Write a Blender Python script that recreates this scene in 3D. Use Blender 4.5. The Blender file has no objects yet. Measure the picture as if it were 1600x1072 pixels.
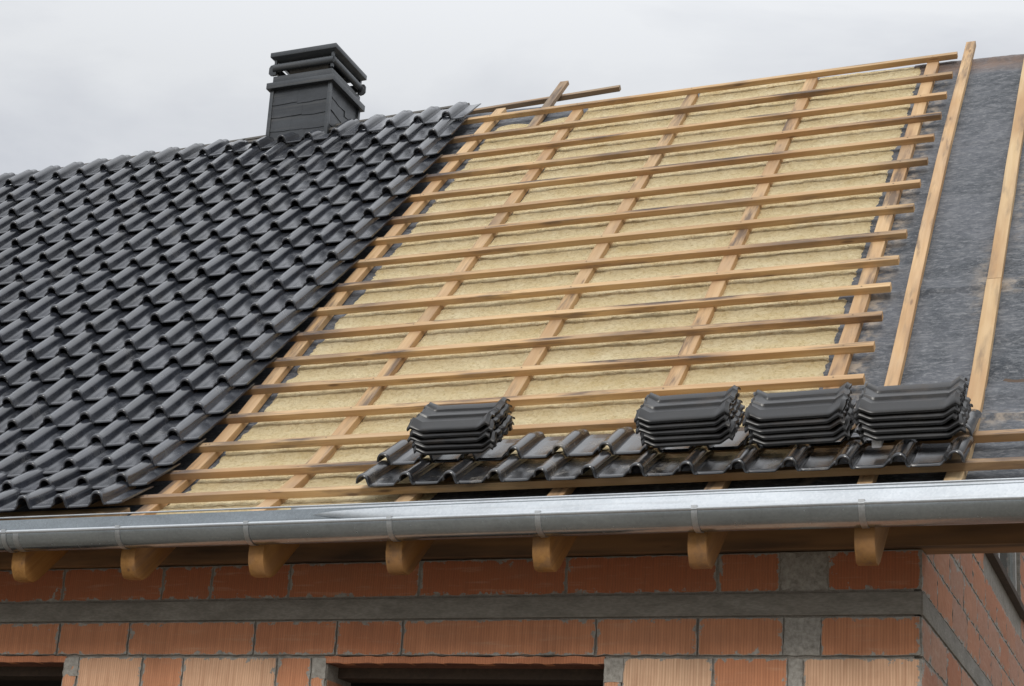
import bpy, bmesh, math, random
from mathutils import Vector, Matrix, noise
random.seed(7)
R = math.radians
sc = bpy.context.scene
COL = sc.collection

# ------------------------------------------------------------------ camera
cam_d = bpy.data.cameras.new("camera"); cam = bpy.data.objects.new("camera", cam_d); COL.objects.link(cam)
RX = Vector((0.9087743666702641, 0.41030001177450043, 0.07604697034293588))
UP = Vector((0.043750633400943595, -0.27492160994359915, 0.9604707129647607))
FW = Vector((-0.4149881003565172, 0.8695240127356255, 0.2677925836139322))
m = Matrix((RX, UP, -FW)).transposed().to_4x4()
m.translation = Vector((5.295016549447252, -7.146956215426849, -1.6615422069124295))
cam.matrix_world = m
cam_d.sensor_width = 36; cam_d.lens = 2763.4667 / 1600 * 36
cam_d.shift_x = (800 - 637.946) / 1600; cam_d.shift_y = (726.667 - 536) / 1600
cam_d.clip_end = 2000; cam_d.clip_start = .05
sc.camera = cam

# ------------------------------------------------------------------ light
SUN_EL, SUN_AZ = 36, 163     # azimuth clockwise from +Y
w = bpy.data.worlds.new("World"); sc.world = w; w.use_nodes = True
nt = w.node_tree; nt.nodes.clear()
def N(t, typ, **kw):
    n = t.nodes.new(typ)
    for k, v in kw.items():
        if k.startswith('i_'):
            key = k[2:]; key = int(key) if key.isdigit() else key
            n.inputs[key].default_value = v
        else: setattr(n, k, v)
    return n
out = N(nt, 'ShaderNodeOutputWorld')
sky = N(nt, 'ShaderNodeTexSky', sky_type='NISHITA', sun_disc=False)
sky.sun_elevation = R(SUN_EL); sky.sun_rotation = R(SUN_AZ); sky.air_density = 1; sky.dust_density = 3
bg1 = N(nt, 'ShaderNodeBackground', i_Strength=.10)
nt.links.new(sky.outputs[0], bg1.inputs[0])
tc = N(nt, 'ShaderNodeTexCoord')
mp = N(nt, 'ShaderNodeMapping'); mp.inputs['Scale'].default_value = (1.0, 1.0, 2.6); mp.inputs['Location'].default_value = (.1, 1.3, .9)
nt.links.new(tc.outputs['Generated'], mp.inputs[0])
nz = N(nt, 'ShaderNodeTexNoise', i_Scale=3.4, i_Detail=7, i_Roughness=.52, i_Distortion=.35)
nt.links.new(mp.outputs[0], nz.inputs['Vector'])
rp = N(nt, 'ShaderNodeValToRGB')
rp.color_ramp.elements[0].position = .34; rp.color_ramp.elements[0].color = (.545, .565, .61, 1)
rp.color_ramp.elements[1].position = .56; rp.color_ramp.elements[1].color = (.735, .75, .77, 1)
nt.links.new(nz.outputs[0], rp.inputs[0])
sx = N(nt, 'ShaderNodeSeparateXYZ'); nt.links.new(tc.outputs['Generated'], sx.inputs[0])
mr = N(nt, 'ShaderNodeMapRange'); mr.inputs[1].default_value = .46; mr.inputs[2].default_value = 1; mr.inputs[3].default_value = 1.0; mr.inputs[4].default_value = 2.3
nt.links.new(sx.outputs[2], mr.inputs[0])
mr2 = N(nt, 'ShaderNodeMapRange'); mr2.inputs[1].default_value = .02; mr2.inputs[2].default_value = .30; mr2.inputs[3].default_value = .42; mr2.inputs[4].default_value = 1
nt.links.new(sx.outputs[2], mr2.inputs[0])
mm_ = N(nt, 'ShaderNodeMath', operation='MULTIPLY'); nt.links.new(mr.outputs[0], mm_.inputs[0]); nt.links.new(mr2.outputs[0], mm_.inputs[1])
bg2 = N(nt, 'ShaderNodeBackground')
nt.links.new(rp.outputs[0], bg2.inputs[0]); nt.links.new(mm_.outputs[0], bg2.inputs[1])
mx = N(nt, 'ShaderNodeMixShader', i_0=.93)
nt.links.new(bg1.outputs[0], mx.inputs[1]); nt.links.new(bg2.outputs[0], mx.inputs[2]); nt.links.new(mx.outputs[0], out.inputs[0])
sd = bpy.data.lights.new("sun", 'SUN'); sd.energy = 1.3; sd.angle = R(14); sd.color = (1, .965, .91)
so = bpy.data.objects.new("sun", sd); COL.objects.link(so)
az = R(SUN_AZ); el = R(SUN_EL)
to_sun = Vector((math.sin(az) * math.cos(el), math.cos(az) * math.cos(el), math.sin(el)))
so.rotation_euler = to_sun.to_track_quat('Z', 'Y').to_euler(); so.location = (0, -4, 9)
sc.view_settings.view_transform = 'Standard'; sc.view_settings.look = 'None'
sc.view_settings.exposure = .14; sc.view_settings.gamma = 1
sc.render.engine = 'CYCLES'

# ------------------------------------------------------------------ helpers
def tag(o, label=None, cat=None, group=None, kind=None):
    if label: o['label'] = label
    if cat: o['category'] = cat
    if group: o['group'] = group
    if kind: o['kind'] = kind
    elif cat: o['kind'] = 'thing'
    return o
def empty(name, loc):
    o = bpy.data.objects.new(name, None); COL.objects.link(o); o.location = loc; o.empty_display_size = .1
    return o
def link(name, me, mat=None, parent=None, loc=None):
    o = bpy.data.objects.new(name, me); COL.objects.link(o)
    if mat is not None and not me.materials: me.materials.append(mat)
    if loc is not None: o.location = loc
    if parent: o.parent = parent
    return o
def mesh(name, verts, faces, smooth=False, angle=None, attrs=None):
    me = bpy.data.meshes.new(name); me.from_pydata([tuple(v) for v in verts], [], faces); me.update()
    if smooth:
        me.polygons.foreach_set('use_smooth', [True] * len(me.polygons))
        if angle: me.set_sharp_from_angle(angle=R(angle))
    for k, (typ, vals) in (attrs or {}).items():
        a = me.attributes.new(k, typ, 'POINT')
        if typ == 'FLOAT': a.data.foreach_set('value', vals)
        else: a.data.foreach_set('vector', [c for v in vals for c in v])
    return me
class MB:
    """collects shapes into one mesh"""
    def __init__(s): s.v = []; s.f = []
    def add(s, vs, fs):
        b = len(s.v); s.v += [Vector(v) for v in vs]; s.f += [tuple(i + b for i in f) for f in fs]
    def box(s, x0, x1, y0, y1, z0, z1):
        s.add([(x0,y0,z0),(x1,y0,z0),(x1,y1,z0),(x0,y1,z0),(x0,y0,z1),(x1,y0,z1),(x1,y1,z1),(x0,y1,z1)],
              [(0,3,2,1),(4,5,6,7),(0,1,5,4),(1,2,6,5),(2,3,7,6),(3,0,4,7)])
    def prism_x(s, poly, x0, x1):
        n = len(poly)   # poly is (y, z), counter-clockwise seen from +X
        s.add([(x0, y, z) for y, z in poly] + [(x1, y, z) for y, z in poly],
              [tuple(range(n))[::-1], tuple(range(n, 2 * n))] + [(i, (i + 1) % n, n + (i + 1) % n, n + i) for i in range(n)])
    def tube_x(s, y, z, r, x0, x1, k=12):
        s.prism_x([(y + r * math.cos(2 * math.pi * i / k), z + r * math.sin(2 * math.pi * i / k)) for i in range(k)], x0, x1)
    def build(s, name, mat, parent=None, bevel=0, origin=None, smooth=True):
        o0 = Vector(origin) if origin is not None else Vector((0, 0, 0))
        me = mesh(name, [v - o0 for v in s.v], s.f)
        if bevel:
            bm = bmesh.new(); bm.from_mesh(me)
            bmesh.ops.bevel(bm, geom=[e for e in bm.edges if len(e.link_faces) == 2 and e.calc_face_angle(0) > .5], offset=bevel, segments=2, affect='EDGES', profile=.6)
            bm.to_mesh(me); bm.free()
        if smooth:
            me.polygons.foreach_set('use_smooth', [True] * len(me.polygons)); me.set_sharp_from_angle(angle=R(38))
        return link(name, me, mat, parent, o0 if parent is None else (o0 if origin is not None else None))

# roof profile: t runs up the slope from the eave; the pitch flattens near the eave
TH = 46.822
def interp(x, xs, ys):
    if x <= xs[0]: return ys[0]
    for i in range(len(xs) - 1):
        if x <= xs[i + 1]: return ys[i] + (ys[i + 1] - ys[i]) * (x - xs[i]) / (xs[i + 1] - xs[i])
    return ys[-1]
def pitch(t): return interp(t, [.2, .59, .915, 1.24, 1.6], [32.5, 37.2, 41.8, 44.3, TH])
DT = .01; I0 = 160; NT = 760
PY = [0] * NT; PZ = [0] * NT
PY[I0] = -.45 + 1.6 * math.cos(R(TH)); PZ[I0] = 1.6 * math.sin(R(TH))
for i in range(I0, NT - 1):
    a = R(pitch(i * DT + .005)); PY[i + 1] = PY[i] + DT * math.cos(a); PZ[i + 1] = PZ[i] + DT * math.sin(a)
for i in range(I0, 0, -1):
    a = R(pitch(i * DT - .005)); PY[i - 1] = PY[i] - DT * math.cos(a); PZ[i - 1] = PZ[i] - DT * math.sin(a)
def F(x, t, n=0):
    if t < 0: y = PY[0] + t * math.cos(R(32.5)); z = PZ[0] + t * math.sin(R(32.5))
    else:
        k = min(t / DT, NT - 1.001); i = int(k); f = k - i
        y = PY[i] + (PY[i + 1] - PY[i]) * f; z = PZ[i] + (PZ[i + 1] - PZ[i]) * f
    a = R(pitch(t)); return Vector((x, y - n * math.sin(a), z + n * math.cos(a)))
def place(o, a, b, roll=0.0):
    """local X = world X, local Y from a to b, origin a"""
    ty = (b - a).normalized(); xx = Vector((1, 0, 0)); zz = xx.cross(ty).normalized(); xx = ty.cross(zz)
    M = Matrix((xx, ty, zz)).transposed().to_4x4() @ Matrix.Rotation(roll, 4, 'Z')
    M.translation = a; o.matrix_world = M
BT = [5.83, 5.452, 5.08, 4.725, 4.376, 4.01, 3.682, 3.35, 3.005, 2.68, 2.363, 2.045, 1.727, 1.403, 1.078, .744, .425]
def nz3(x, y, z): return noise.noise(Vector((x, y, z)))
ORD = "first second third fourth fifth sixth seventh eighth ninth tenth eleventh twelfth thirteenth fourteenth fifteenth sixteenth seventeenth eighteenth nineteenth twentieth twenty-first twenty-second twenty-third twenty-fourth twenty-fifth".split()

# ------------------------------------------------------------------ materials
def mat(name):
    mm = bpy.data.materials.new(name); mm.use_nodes = True
    t = mm.node_tree; b = t.nodes['Principled BSDF']
    return mm, t, b
def ramp(t, src, stops, interp_='LINEAR'):
    r = N(t, 'ShaderNodeValToRGB'); cr = r.color_ramp; cr.interpolation = interp_
    while len(cr.elements) < len(stops): cr.elements.new(.5)
    for e, (p, c) in zip(cr.elements, stops):
        e.position = p; e.color = (c, c, c, 1) if isinstance(c, (int, float)) else (*c, 1)
    t.links.new(src, r.inputs[0]); return r.outputs[0]
def mixc(t, fac, a, b, mode='MIX'):
    n = N(t, 'ShaderNodeMix', data_type='RGBA', blend_type=mode)
    for sock, v in ((n.inputs[0], fac), (n.inputs[6], a), (n.inputs[7], b)):
        if isinstance(v, (int, float)): sock.default_value = v
        elif isinstance(v, tuple): sock.default_value = (*v, 1)
        else: t.links.new(v, sock)
    return n.outputs[2]
def math_(t, op, a, b=None):
    n = N(t, 'ShaderNodeMath', operation=op)
    for s, v in ((n.inputs[0], a), (n.inputs[1], b)):
        if v is None: continue
        if isinstance(v, (int, float)): s.default_value = v
        else: t.links.new(v, s)
    return n.outputs[0]
def noise_(t, vec, scale, detail=4, rough=.55, dist=0):
    n = N(t, 'ShaderNodeTexNoise', i_Scale=scale, i_Detail=detail, i_Roughness=rough, i_Distortion=dist)
    t.links.new(vec, n.inputs['Vector']); return n.outputs[0]
def mapping(t, vec, scale=(1, 1, 1), offset=None):
    n = N(t, 'ShaderNodeMapping'); n.inputs['Scale'].default_value = scale
    t.links.new(vec, n.inputs[0])
    if offset is not None: t.links.new(offset, n.inputs['Location'])
    return n.outputs[0]
def bump(t, b, h, strength=.4, dist=.01):
    n = N(t, 'ShaderNodeBump', i_Strength=strength, i_Distance=dist); t.links.new(h, n.inputs['Height']); t.links.new(n.outputs[0], b.inputs['Normal'])
def objrand(t): return N(t, 'ShaderNodeObjectInfo').outputs['Random']
def attr(t, name, o='Fac'): return N(t, 'ShaderNodeAttribute', attribute_name=name).outputs[o]
def coord(t, k='Object'): return N(t, 'ShaderNodeTexCoord').outputs[k]
def randvec(t, s=40):
    r = objrand(t); c = N(t, 'ShaderNodeCombineXYZ')
    t.links.new(math_(t, 'MULTIPLY', r, s), c.inputs[0]); t.links.new(math_(t, 'MULTIPLY', r, s * 1.7), c.inputs[1]); t.links.new(math_(t, 'MULTIPLY', r, s * .6), c.inputs[2])
    return c.outputs[0]

def wood_mat(name, c1, c2, stain=.5, fresh=.0):
    mm, t, b = mat(name)
    g = attr(t, 'gc', 'Vector'); off = randvec(t)
    v1 = mapping(t, g, (2.2, 55, 55), off); v2 = mapping(t, g, (.9, 7, 7), off); v3 = mapping(t, g, (7, 22, 22), off); v4 = mapping(t, g, (1.6, 14, 14), off)
    gr = noise_(t, v1, 1, 5, .6, .4)
    base = mixc(t, ramp(t, gr, [(.3, 0), (.72, 1)]), c1, c2)
    tone = ramp(t, objrand(t), [(0, .80), (1, 1.12)])
    base = mixc(t, 1.0, base, tone, 'MULTIPLY')
    red = ramp(t, noise_(t, v2, 1, 3), [(.38, 0), (.60, 1)])
    base = mixc(t, math_(t, 'MULTIPLY', red, .7), base, (.36, .19, .08))
    kn = N(t, 'ShaderNodeTexVoronoi', feature='F1', i_Scale=1.0); t.links.new(mapping(t, g, (3.1, 15, 15), off), kn.inputs['Vector'])
    knot = ramp(t, kn.outputs['Distance'], [(.06, 1), (.14, 0)])
    base = mixc(t, math_(t, 'MULTIPLY', knot, .75), base, (.12, .06, .03))
    # weathered grey on the face turned to the sky
    wt = math_(t, 'MULTIPLY', ramp(t, noise_(t, v3, .5, 4), [(.35, .25), (.7, .8)]), math_(t, 'MULTIPLY', attr(t, 'outer'), .55 * (1 - fresh)))
    base = mixc(t, wt, base, (.50, .375, .255))
    st = math_(t, 'MULTIPLY', ramp(t, noise_(t, v4, 1, 6, .65), [(.46, 0), (.60, 1)]), ramp(t, noise_(t, v2, 1.4, 3), [(.45, 0), (.57, 1)]))
    st = math_(t, 'MULTIPLY', st, ramp(t, attr(t, 'outer'), [(0, .55), (1, 1)]))
    st = math_(t, 'MAXIMUM', st, math_(t, 'MULTIPLY', attr(t, 'wet'), ramp(t, noise_(t, v3, .8, 4), [(.25, .3), (.55, 1)])))
    base = mixc(t, math_(t, 'MULTIPLY', st, stain), base, (.095, .072, .062))
    t.links.new(base, b.inputs['Base Color']); b.inputs['Roughness'].default_value = .72
    b.inputs['Specular IOR Level'].default_value = .3
    bump(t, b, gr, .35, .002)
    return mm
W_BATTEN = wood_mat('batten_wood', (.54, .335, .145), (.74, .52, .285), 1.0)
W_COUNTER = wood_mat('counter_wood', (.52, .33, .155), (.70, .485, .265), .8)
W_FRESH = wood_mat('fresh_wood', (.64, .45, .235), (.74, .55, .32), .5, .6)
W_OLD = wood_mat('weathered_wood', (.25, .185, .12), (.36, .28, .19), .8)
W_RAFTER = wood_mat('rafter_wood', (.26, .125, .034), (.38, .195, .058), .7, 1)
W_SHADED = wood_mat('shaded_timber', (.07, .045, .03), (.11, .07, .045), .3, 1)  # wall plate; shade under the eave is put into its dark colour

def tile_mat(name, c0, c1, rough, dust, dustcol=(.27, .235, .19), spec=1.0):
    mm, t, b = mat(name)
    off = randvec(t); v = mapping(t, coord(t), (1, 1, 1), off)
    n1 = noise_(t, v, 9, 5, .6); n2 = noise_(t, v, 55, 4, .6)
    base = mixc(t, ramp(t, n1, [(.3, 0), (.7, 1)]), c0, c1)
    base = mixc(t, 1, base, ramp(t, objrand(t), [(0, .72), (1, 1.25)]), 'MULTIPLY')
    d = math_(t, 'MULTIPLY', ramp(t, noise_(t, v, 6.5, 6, .62), [(.56, 0), (.72, 1)]), dust)
    d2 = math_(t, 'MULTIPLY', ramp(t, n2, [(.35, .3), (.7, 1)]), d)
    base = mixc(t, d2, base, dustcol)
    t.links.new(base, b.inputs['Base Color'])
    rr = N(t, 'ShaderNodeMapRange'); rr.inputs[3].default_value = rough - .06; rr.inputs[4].default_value = rough + .12
    t.links.new(n1, rr.inputs[0])
    t.links.new(math_(t, 'ADD', rr.outputs[0], math_(t, 'MULTIPLY', d2, .4)), b.inputs['Roughness'])
    b.inputs['Specular IOR Level'].default_value = spec
    bump(t, b, n2, .12, .0015)
    return mm
M_TILE = tile_mat('tile_glaze', (.017, .019, .025), (.036, .040, .050), .20, .36, (.17, .165, .155))
M_EAVE = tile_mat('eave_tile_glaze', (.011, .0115, .013), (.022, .0225, .025), .18, .75)
M_STACK = tile_mat('stack_tile_shaded', (.0055, .0052, .0052), (.012, .0108, .010), .30, .5, (.075, .052, .036), .55)  # same tile as laid; brown reflections and shadow put into the colour

def metal_mat(name, col, rough, metallic=.9, mott=.25):
    mm, t, b = mat(name); v = coord(t)
    n1 = noise_(t, mapping(t, v, (3, 9, 9)), 1, 6, .6); vo = N(t, 'ShaderNodeTexVoronoi', i_Scale=120); t.links.new(v, vo.inputs['Vector'])
    base = mixc(t, ramp(t, n1, [(.3, 0), (.7, 1)]), tuple(c * (1 - mott) for c in col), col)
    sp_ = N(t, 'ShaderNodeRGBToBW'); t.links.new(vo.outputs['Color'], sp_.inputs[0])
    base = mixc(t, .10, base, sp_.outputs[0], 'OVERLAY')
    drt = ramp(t, noise_(t, mapping(t, v, (1.2, 30, 30)), 1.5, 5), [(.55, 0), (.75, 1)])
    base = mixc(t, math_(t, 'MULTIPLY', drt, .35), base, (.17, .16, .145))
    t.links.new(base, b.inputs['Base Color']); b.inputs['Metallic'].default_value = metallic
    rr = N(t, 'ShaderNodeMapRange'); rr.inputs[3].default_value = rough - .1; rr.inputs[4].default_value = rough + .12
    t.links.new(noise_(t, v, 30, 4), rr.inputs[0]); t.links.new(rr.outputs[0], b.inputs['Roughness'])
    bump(t, b, n1, .05, .003)
    return mm
M_ZINC = metal_mat('zinc', (.41, .45, .475), .22)
M_GALV = metal_mat('galvanised', (.60, .635, .665), .42, .6, .2)
M_STRAP = metal_mat('strap_metal', (.50, .52, .53), .45)
M_CHIM = metal_mat('chimney_metal', (.085, .092, .10), .34, .4, .35)
M_SLATE = metal_mat('chimney_slate', (.060, .066, .074), .36, .15, .45)

def insulation_mat():
    mm, t, b = mat('mineral_wool'); v = coord(t)
    n1 = noise_(t, v, 5, 5, .6); n2 = noise_(t, mapping(t, v, (1, 1, 1)), 45, 6, .7, .6); n3 = noise_(t, v, 160, 3, .7)
    base = mixc(t, ramp(t, n1, [(.3, 0), (.7, 1)]), (.73, .585, .325), (.84, .725, .475))
    base = mixc(t, ramp(t, n2, [(.34, .6), (.53, 0)]), base, (.52, .37, .16))
    base = mixc(t, ramp(t, n3, [(.60, 0), (.78, .5)]), base, (.90, .84, .66))
    sp = ramp(t, noise_(t, v, 26, 2, .5), [(.68, 0), (.78, .4)])
    base = mixc(t, sp, base, (.40, .30, .15))
    t.links.new(base, b.inputs['Base Color']); b.inputs['Roughness'].default_value = .95; b.inputs['Specular IOR Level'].default_value = .1
    h = math_(t, 'ADD', n2, math_(t, 'MULTIPLY', n3, .5)); bump(t, b, h, 1.0, .02)
    return mm
M_WOOL = insulation_mat()

def membrane_mat():
    mm, t, b = mat('roofing_membrane'); v = coord(t)
    n1 = noise_(t, v, 1.6, 6, .6, .5); n2 = noise_(t, mapping(t, v, (1, 1.3, 1.3)), 8, 8, .74, .3); n3 = noise_(t, v, 90, 3, .6)
    base = mixc(t, ramp(t, n1, [(.38, 0), (.60, 1)]), (.022, .029, .038), (.075, .081, .095))
    base = mixc(t, ramp(t, n2, [(.46, 0), (.72, .75)]), base, (.15, .155, .165))
    n5 = noise_(t, mapping(t, v, (1, 2.2, 2.2)), 26, 6, .72, .5)
    base = mixc(t, ramp(t, n5, [(.50, 0), (.64, .8)]), base, (.20, .205, .215))
    base = mixc(t, ramp(t, n5, [(.30, .7), (.44, 0)]), base, (.02, .021, .025))
    base = mixc(t, ramp(t, n3, [(.45, 0), (.75, .4)]), base, (.15, .155, .165))
    base = mixc(t, math_(t, 'MULTIPLY', attr(t, 'brown'), ramp(t, n2, [(.3, .2), (.6, 1)])), base, (.20, .125, .085))
    base = mixc(t, math_(t, 'MULTIPLY', attr(t, 'pale'), ramp(t, noise_(t, v, 14, 5, .65), [(.44, 0), (.60, .9)])), base, (.36, .30, .235))
    t.links.new(base, b.inputs['Base Color']); b.inputs['Roughness'].default_value = .7
    bump(t, b, math_(t, 'ADD', n2, math_(t, 'MULTIPLY', n3, .35)), .5, .012)
    return mm
M_MEMB = membrane_mat()

def brick_mat():
    mm, t, b = mat('clay_block')
    v = coord(t); tone = attr(t, 'tone'); edge = attr(t, 'edge'); mo = attr(t, 'mortar')
    gu = attr(t, 'gu', 'Vector')      # u along the wall, v up
    su = N(t, 'ShaderNodeSeparateXYZ'); t.links.new(gu, su.inputs[0])
    wv = N(t, 'ShaderNodeTexWave', wave_type='BANDS', bands_direction='X', i_Scale=26.0, i_Distortion=1.2, i_Detail=3)
    wv.inputs['Detail Scale'].default_value = 1.5
    t.links.new(mapping(t, gu, (1, .12, 1)), wv.inputs['Vector'])
    str_ = noise_(t, mapping(t, gu, (60, 2.5, 1)), 1, 5, .6); hor = noise_(t, mapping(t, gu, (4, 38, 1)), 1, 5, .62)
    big = noise_(t, mapping(t, gu, (3, 5, 1)), 1, 4)
    base = N(t, 'ShaderNodeValToRGB').outputs[0]
    cr = base.node.color_ramp; cr.elements[0].color = (.47, .165, .080, 1); cr.elements[1].color = (.84, .58, .385, 1)
    e = cr.elements.new(.45); e.color = (.62, .28, .15, 1)
    t.links.new(tone, base.node.inputs[0])
    base = mixc(t, math_(t, 'MULTIPLY', ramp(t, str_, [(.35, .65), (.6, 0)]), .6), base, (.32, .13, .07))
    base = mixc(t, ramp(t, hor, [(.56, 0), (.74, .55)]), base, (.62, .40, .27))
    base = mixc(t, ramp(t, big, [(.5, 0), (.75, .4)]), base, (.36, .18, .11))
    base = mixc(t, ramp(t, wv.outputs[0], [(0, .3), (.4, 0)]), base, (.28, .115, .06))
    n4 = noise_(t, v, 42, 5, .7)
    mmask = ramp(t, math_(t, 'SUBTRACT', edge, math_(t, 'MULTIPLY', ramp(t, noise_(t, v, 18, 5, .7), [(.50, 0), (.72, 1)]), ramp(t, noise_(t, v, 3.5, 3), [(.35, .010), (.7, .060)]))), [(0, 1), (.0030, 0)])
    mort = mixc(t, ramp(t, n4, [(.3, 0), (.7, 1)]), (.22, .205, .18), (.46, .44, .40))
    fac = math_(t, 'MAXIMUM', mmask, mo)
    t.links.new(mixc(t, fac, base, mort), b.inputs['Base Color']); b.inputs['Roughness'].default_value = .88; b.inputs['Specular IOR Level'].default_value = .25
    h = math_(t, 'ADD', math_(t, 'MULTIPLY', wv.outputs[0], math_(t, 'SUBTRACT', 1, fac)), math_(t, 'MULTIPLY', n4, math_(t, 'ADD', .5, math_(t, 'MULTIPLY', fac, 1.5))))
    bump(t, b, h, .4, .003)
    return mm
M_BRICK = brick_mat()
def simple(name, c0, c1, scale, rough=.85, stretch=(1, 1, 1), bs=.5, bd=.006):
    mm, t, b = mat(name); v = mapping(t, coord(t), stretch)
    n1 = noise_(t, v, scale, 6, .65, .3); n2 = noise_(t, v, scale * 9, 4, .6)
    base = mixc(t, ramp(t, n1, [(.3, 0), (.7, 1)]), c0, c1); base = mixc(t, ramp(t, n2, [(.4, .35), (.6, 0)]), base, tuple(c * .6 for c in c0))
    t.links.new(base, b.inputs['Base Color']); b.inputs['Roughness'].default_value = rough
    bump(t, b, math_(t, 'ADD', n1, math_(t, 'MULTIPLY', n2, .5)), bs, bd); return mm
M_CONC = simple('concrete', (.20, .185, .16), (.34, .32, .285), 5, .9, (1, 1, 3))
M_MORT = simple('mortar', (.22, .20, .17), (.40, .37, .33), 22, .95, bs=.8, bd=.006)
M_SOIL = simple('soil', (.15, .13, .105), (.22, .20, .165), .7, .95)
M_BOARD = simple('boarding', (.075, .05, .034), (.13, .085, .055), 4, .85, (1, 12, 12))  # board colour lowered to carry the shade under the eave
M_DARK = simple('dark_board', (.05,.035,.025), (.09,.06,.04), 6, .85)
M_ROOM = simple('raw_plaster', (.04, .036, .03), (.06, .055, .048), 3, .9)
W_GREY = simple('grey_wood', (.07, .065, .058), (.13, .12, .105), 9, .85, (.3, 6, 6))
M_LINT = simple('lintel_clay', (.16, .06, .035), (.24, .10, .06), 8, .9)
M_REVEAL = simple('reveal_clay', (.40, .17, .09), (.56, .28, .16), 7, .9)
M_FRAME = simple('pale_frame', (.42, .41, .39), (.55, .54, .52), 8, .6)
M_FOAM = simple('white_foam', (.75, .75, .76), (.85, .85, .86), 20, .8)
mmg, tg, bgl = mat('window_glass'); bgl.inputs['Base Color'].default_value = (.16, .19, .19, 1); bgl.inputs['Roughness'].default_value = .06; bgl.inputs['Specular IOR Level'].default_value = 1.0
M_GLASS = mmg

# ------------------------------------------------------------------ ground
g = MB(); g.add([(-300, -300, -3.25), (300, -300, -3.25), (300, 300, -3.25), (-300, 300, -3.25)], [(0, 1, 2, 3)])
tag(g.build('ground', M_SOIL, smooth=False), kind='structure')

# ------------------------------------------------------------------ house
CX = 4.2                                     # gable corner
house = empty('brick_house', (0, 0, -3.25))
tag(house, 'unplastered red clay block house with a concrete band under the eaves', 'house')
HB = Vector((0, 0, -3.25))
def hpart(name, mb, m_, parent=None, bevel=0, smooth=True):
    o = mb.build(name, m_, None, bevel, None, smooth); o.parent = parent or house
    o.location = -HB if (parent is None) else (0, 0, 0)
    return o

class Blocks:
    """grid-faced masonry blocks; dirn 'x' lies on Y=0 facing -Y, 'y' lies on X=CX facing +X"""
    def __init__(s): s.v = []; s.f = []; s.tone = []; s.edge = []; s.mort = []; s.gu = []
    def block(s, dirn, u0, u1, z0, z1, tone, mortar=0, proud=.004, step=.016, skew=0):
        nu = max(2, int((u1 - u0) / step)); nv = max(2, int((z1 - z0) / step)); b = len(s.v); seed = random.uniform(0, 99)
        for j in range(-1, nv + 2):
            for i in range(-1, nu + 2):
                rim = i in (-1, nu + 1) or j in (-1, nv + 1)
                ii = min(max(i, 0), nu); jj = min(max(j, 0), nv)
                u = u0 + (u1 - u0) * ii / nu; z = z0 + (z1 - z0) * jj / nv
                e = min(ii, nu - ii, 999) * (u1 - u0) / nu; e = min(e, min(jj, nv - jj) * (z1 - z0) / nv)
                if e == 0: u += .006 * nz3(seed, z * 26, 0) if ii in (0, nu) else 0; z += .005 * nz3(u * 22, seed, 3) if jj in (0, nv) else 0
                if ii in (0, nu): u += skew * (jj / nv - .5)
                d = -.045 if rim else proud + (.006 * nz3(u * 40, z * 40, seed) if mortar else .0012 * nz3(u * 14, z * 14, seed)) - (.003 if e == 0 else 0)
                s.v.append((u, -d, z) if dirn == 'x' else (CX + d, u, z))
                s.tone.append(tone); s.edge.append(0 if rim else e); s.mort.append(mortar); s.gu.append((u + seed * .013, z, 0))
        W = nu + 3
        for j in range(nv + 2):
            for i in range(nu + 2):
                a = b + j * W + i; q = (a, a + 1, a + W + 1, a + W)
                s.f.append(q)
    def build(s, name, parent):
        me = mesh(name, s.v, s.f, True, 50, {'tone': ('FLOAT', s.tone), 'edge': ('FLOAT', s.edge), 'mortar': ('FLOAT', s.mort), 'gu': ('FLOAT_VECTOR', s.gu)})
        o = link(name, me, M_BRICK, parent, -HB); return o

G_ = .005
fb = Blocks()
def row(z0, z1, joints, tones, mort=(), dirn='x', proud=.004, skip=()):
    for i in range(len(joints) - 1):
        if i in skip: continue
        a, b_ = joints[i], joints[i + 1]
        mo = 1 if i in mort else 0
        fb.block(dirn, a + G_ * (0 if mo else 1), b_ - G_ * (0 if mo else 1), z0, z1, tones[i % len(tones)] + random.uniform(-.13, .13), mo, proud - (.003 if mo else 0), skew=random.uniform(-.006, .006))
# top course: low tones put the eave's shade into the block colour
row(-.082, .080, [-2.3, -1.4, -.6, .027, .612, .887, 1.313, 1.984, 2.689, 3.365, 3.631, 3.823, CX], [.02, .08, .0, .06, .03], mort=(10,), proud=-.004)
# course under the concrete band
row(-.352, -.196, [-2.3, -1.3, -.62, .045, .456, 1.158, 1.589, 1.923, 2.84, 3.288, 3.651, 3.80, CX], [.38, .42, .33, .40], mort=(10,))
# window-head course
row(-.53, -.366, [-.9, .096], [.3], skip=(0,))
row(-.53, -.366, [.096, .183, .553, .783, 1.293, 1.474, 1.552], [.55, .85, .6, .95, .55, .4], mort=())
fb.block('x', .100, .185, -.46, -.368, .5, 1, .007); fb.block('x', 1.478, 1.549, -.462, -.368, .5, 1, .007); fb.block('x', 2.884, 2.968, -.47, -.368, .5, 1, .007)
row(-.53, -.366, [2.880, 2.964, 3.358, 3.672, 3.730, CX], [.5, .95, .5, .4, .92], mort=(3,))
zc = -.545
while zc > -3.2:                                # courses below the picture
    offx = random.choice([0, .3])
    xs = [2.88, 3.3, 3.75, CX] if offx else [2.88, 3.1, 3.6, CX]
    row(max(zc - .164, -3.25), zc, xs, [.6, .8, .5]); row(max(zc - .164, -3.25), zc, [.096, .45 + offx / 2, 1.0 + offx / 2, 1.552], [.7, .5, .85])
    if zc < -1.6: row(max(zc - .164, -3.25), zc, [1.552, 2.0 + offx / 3, 2.5, 2.88], [.6, .75, .5])
    zc -= .176
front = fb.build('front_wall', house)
mb = MB()                                       # mortar core of the front wall with its two window openings
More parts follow.
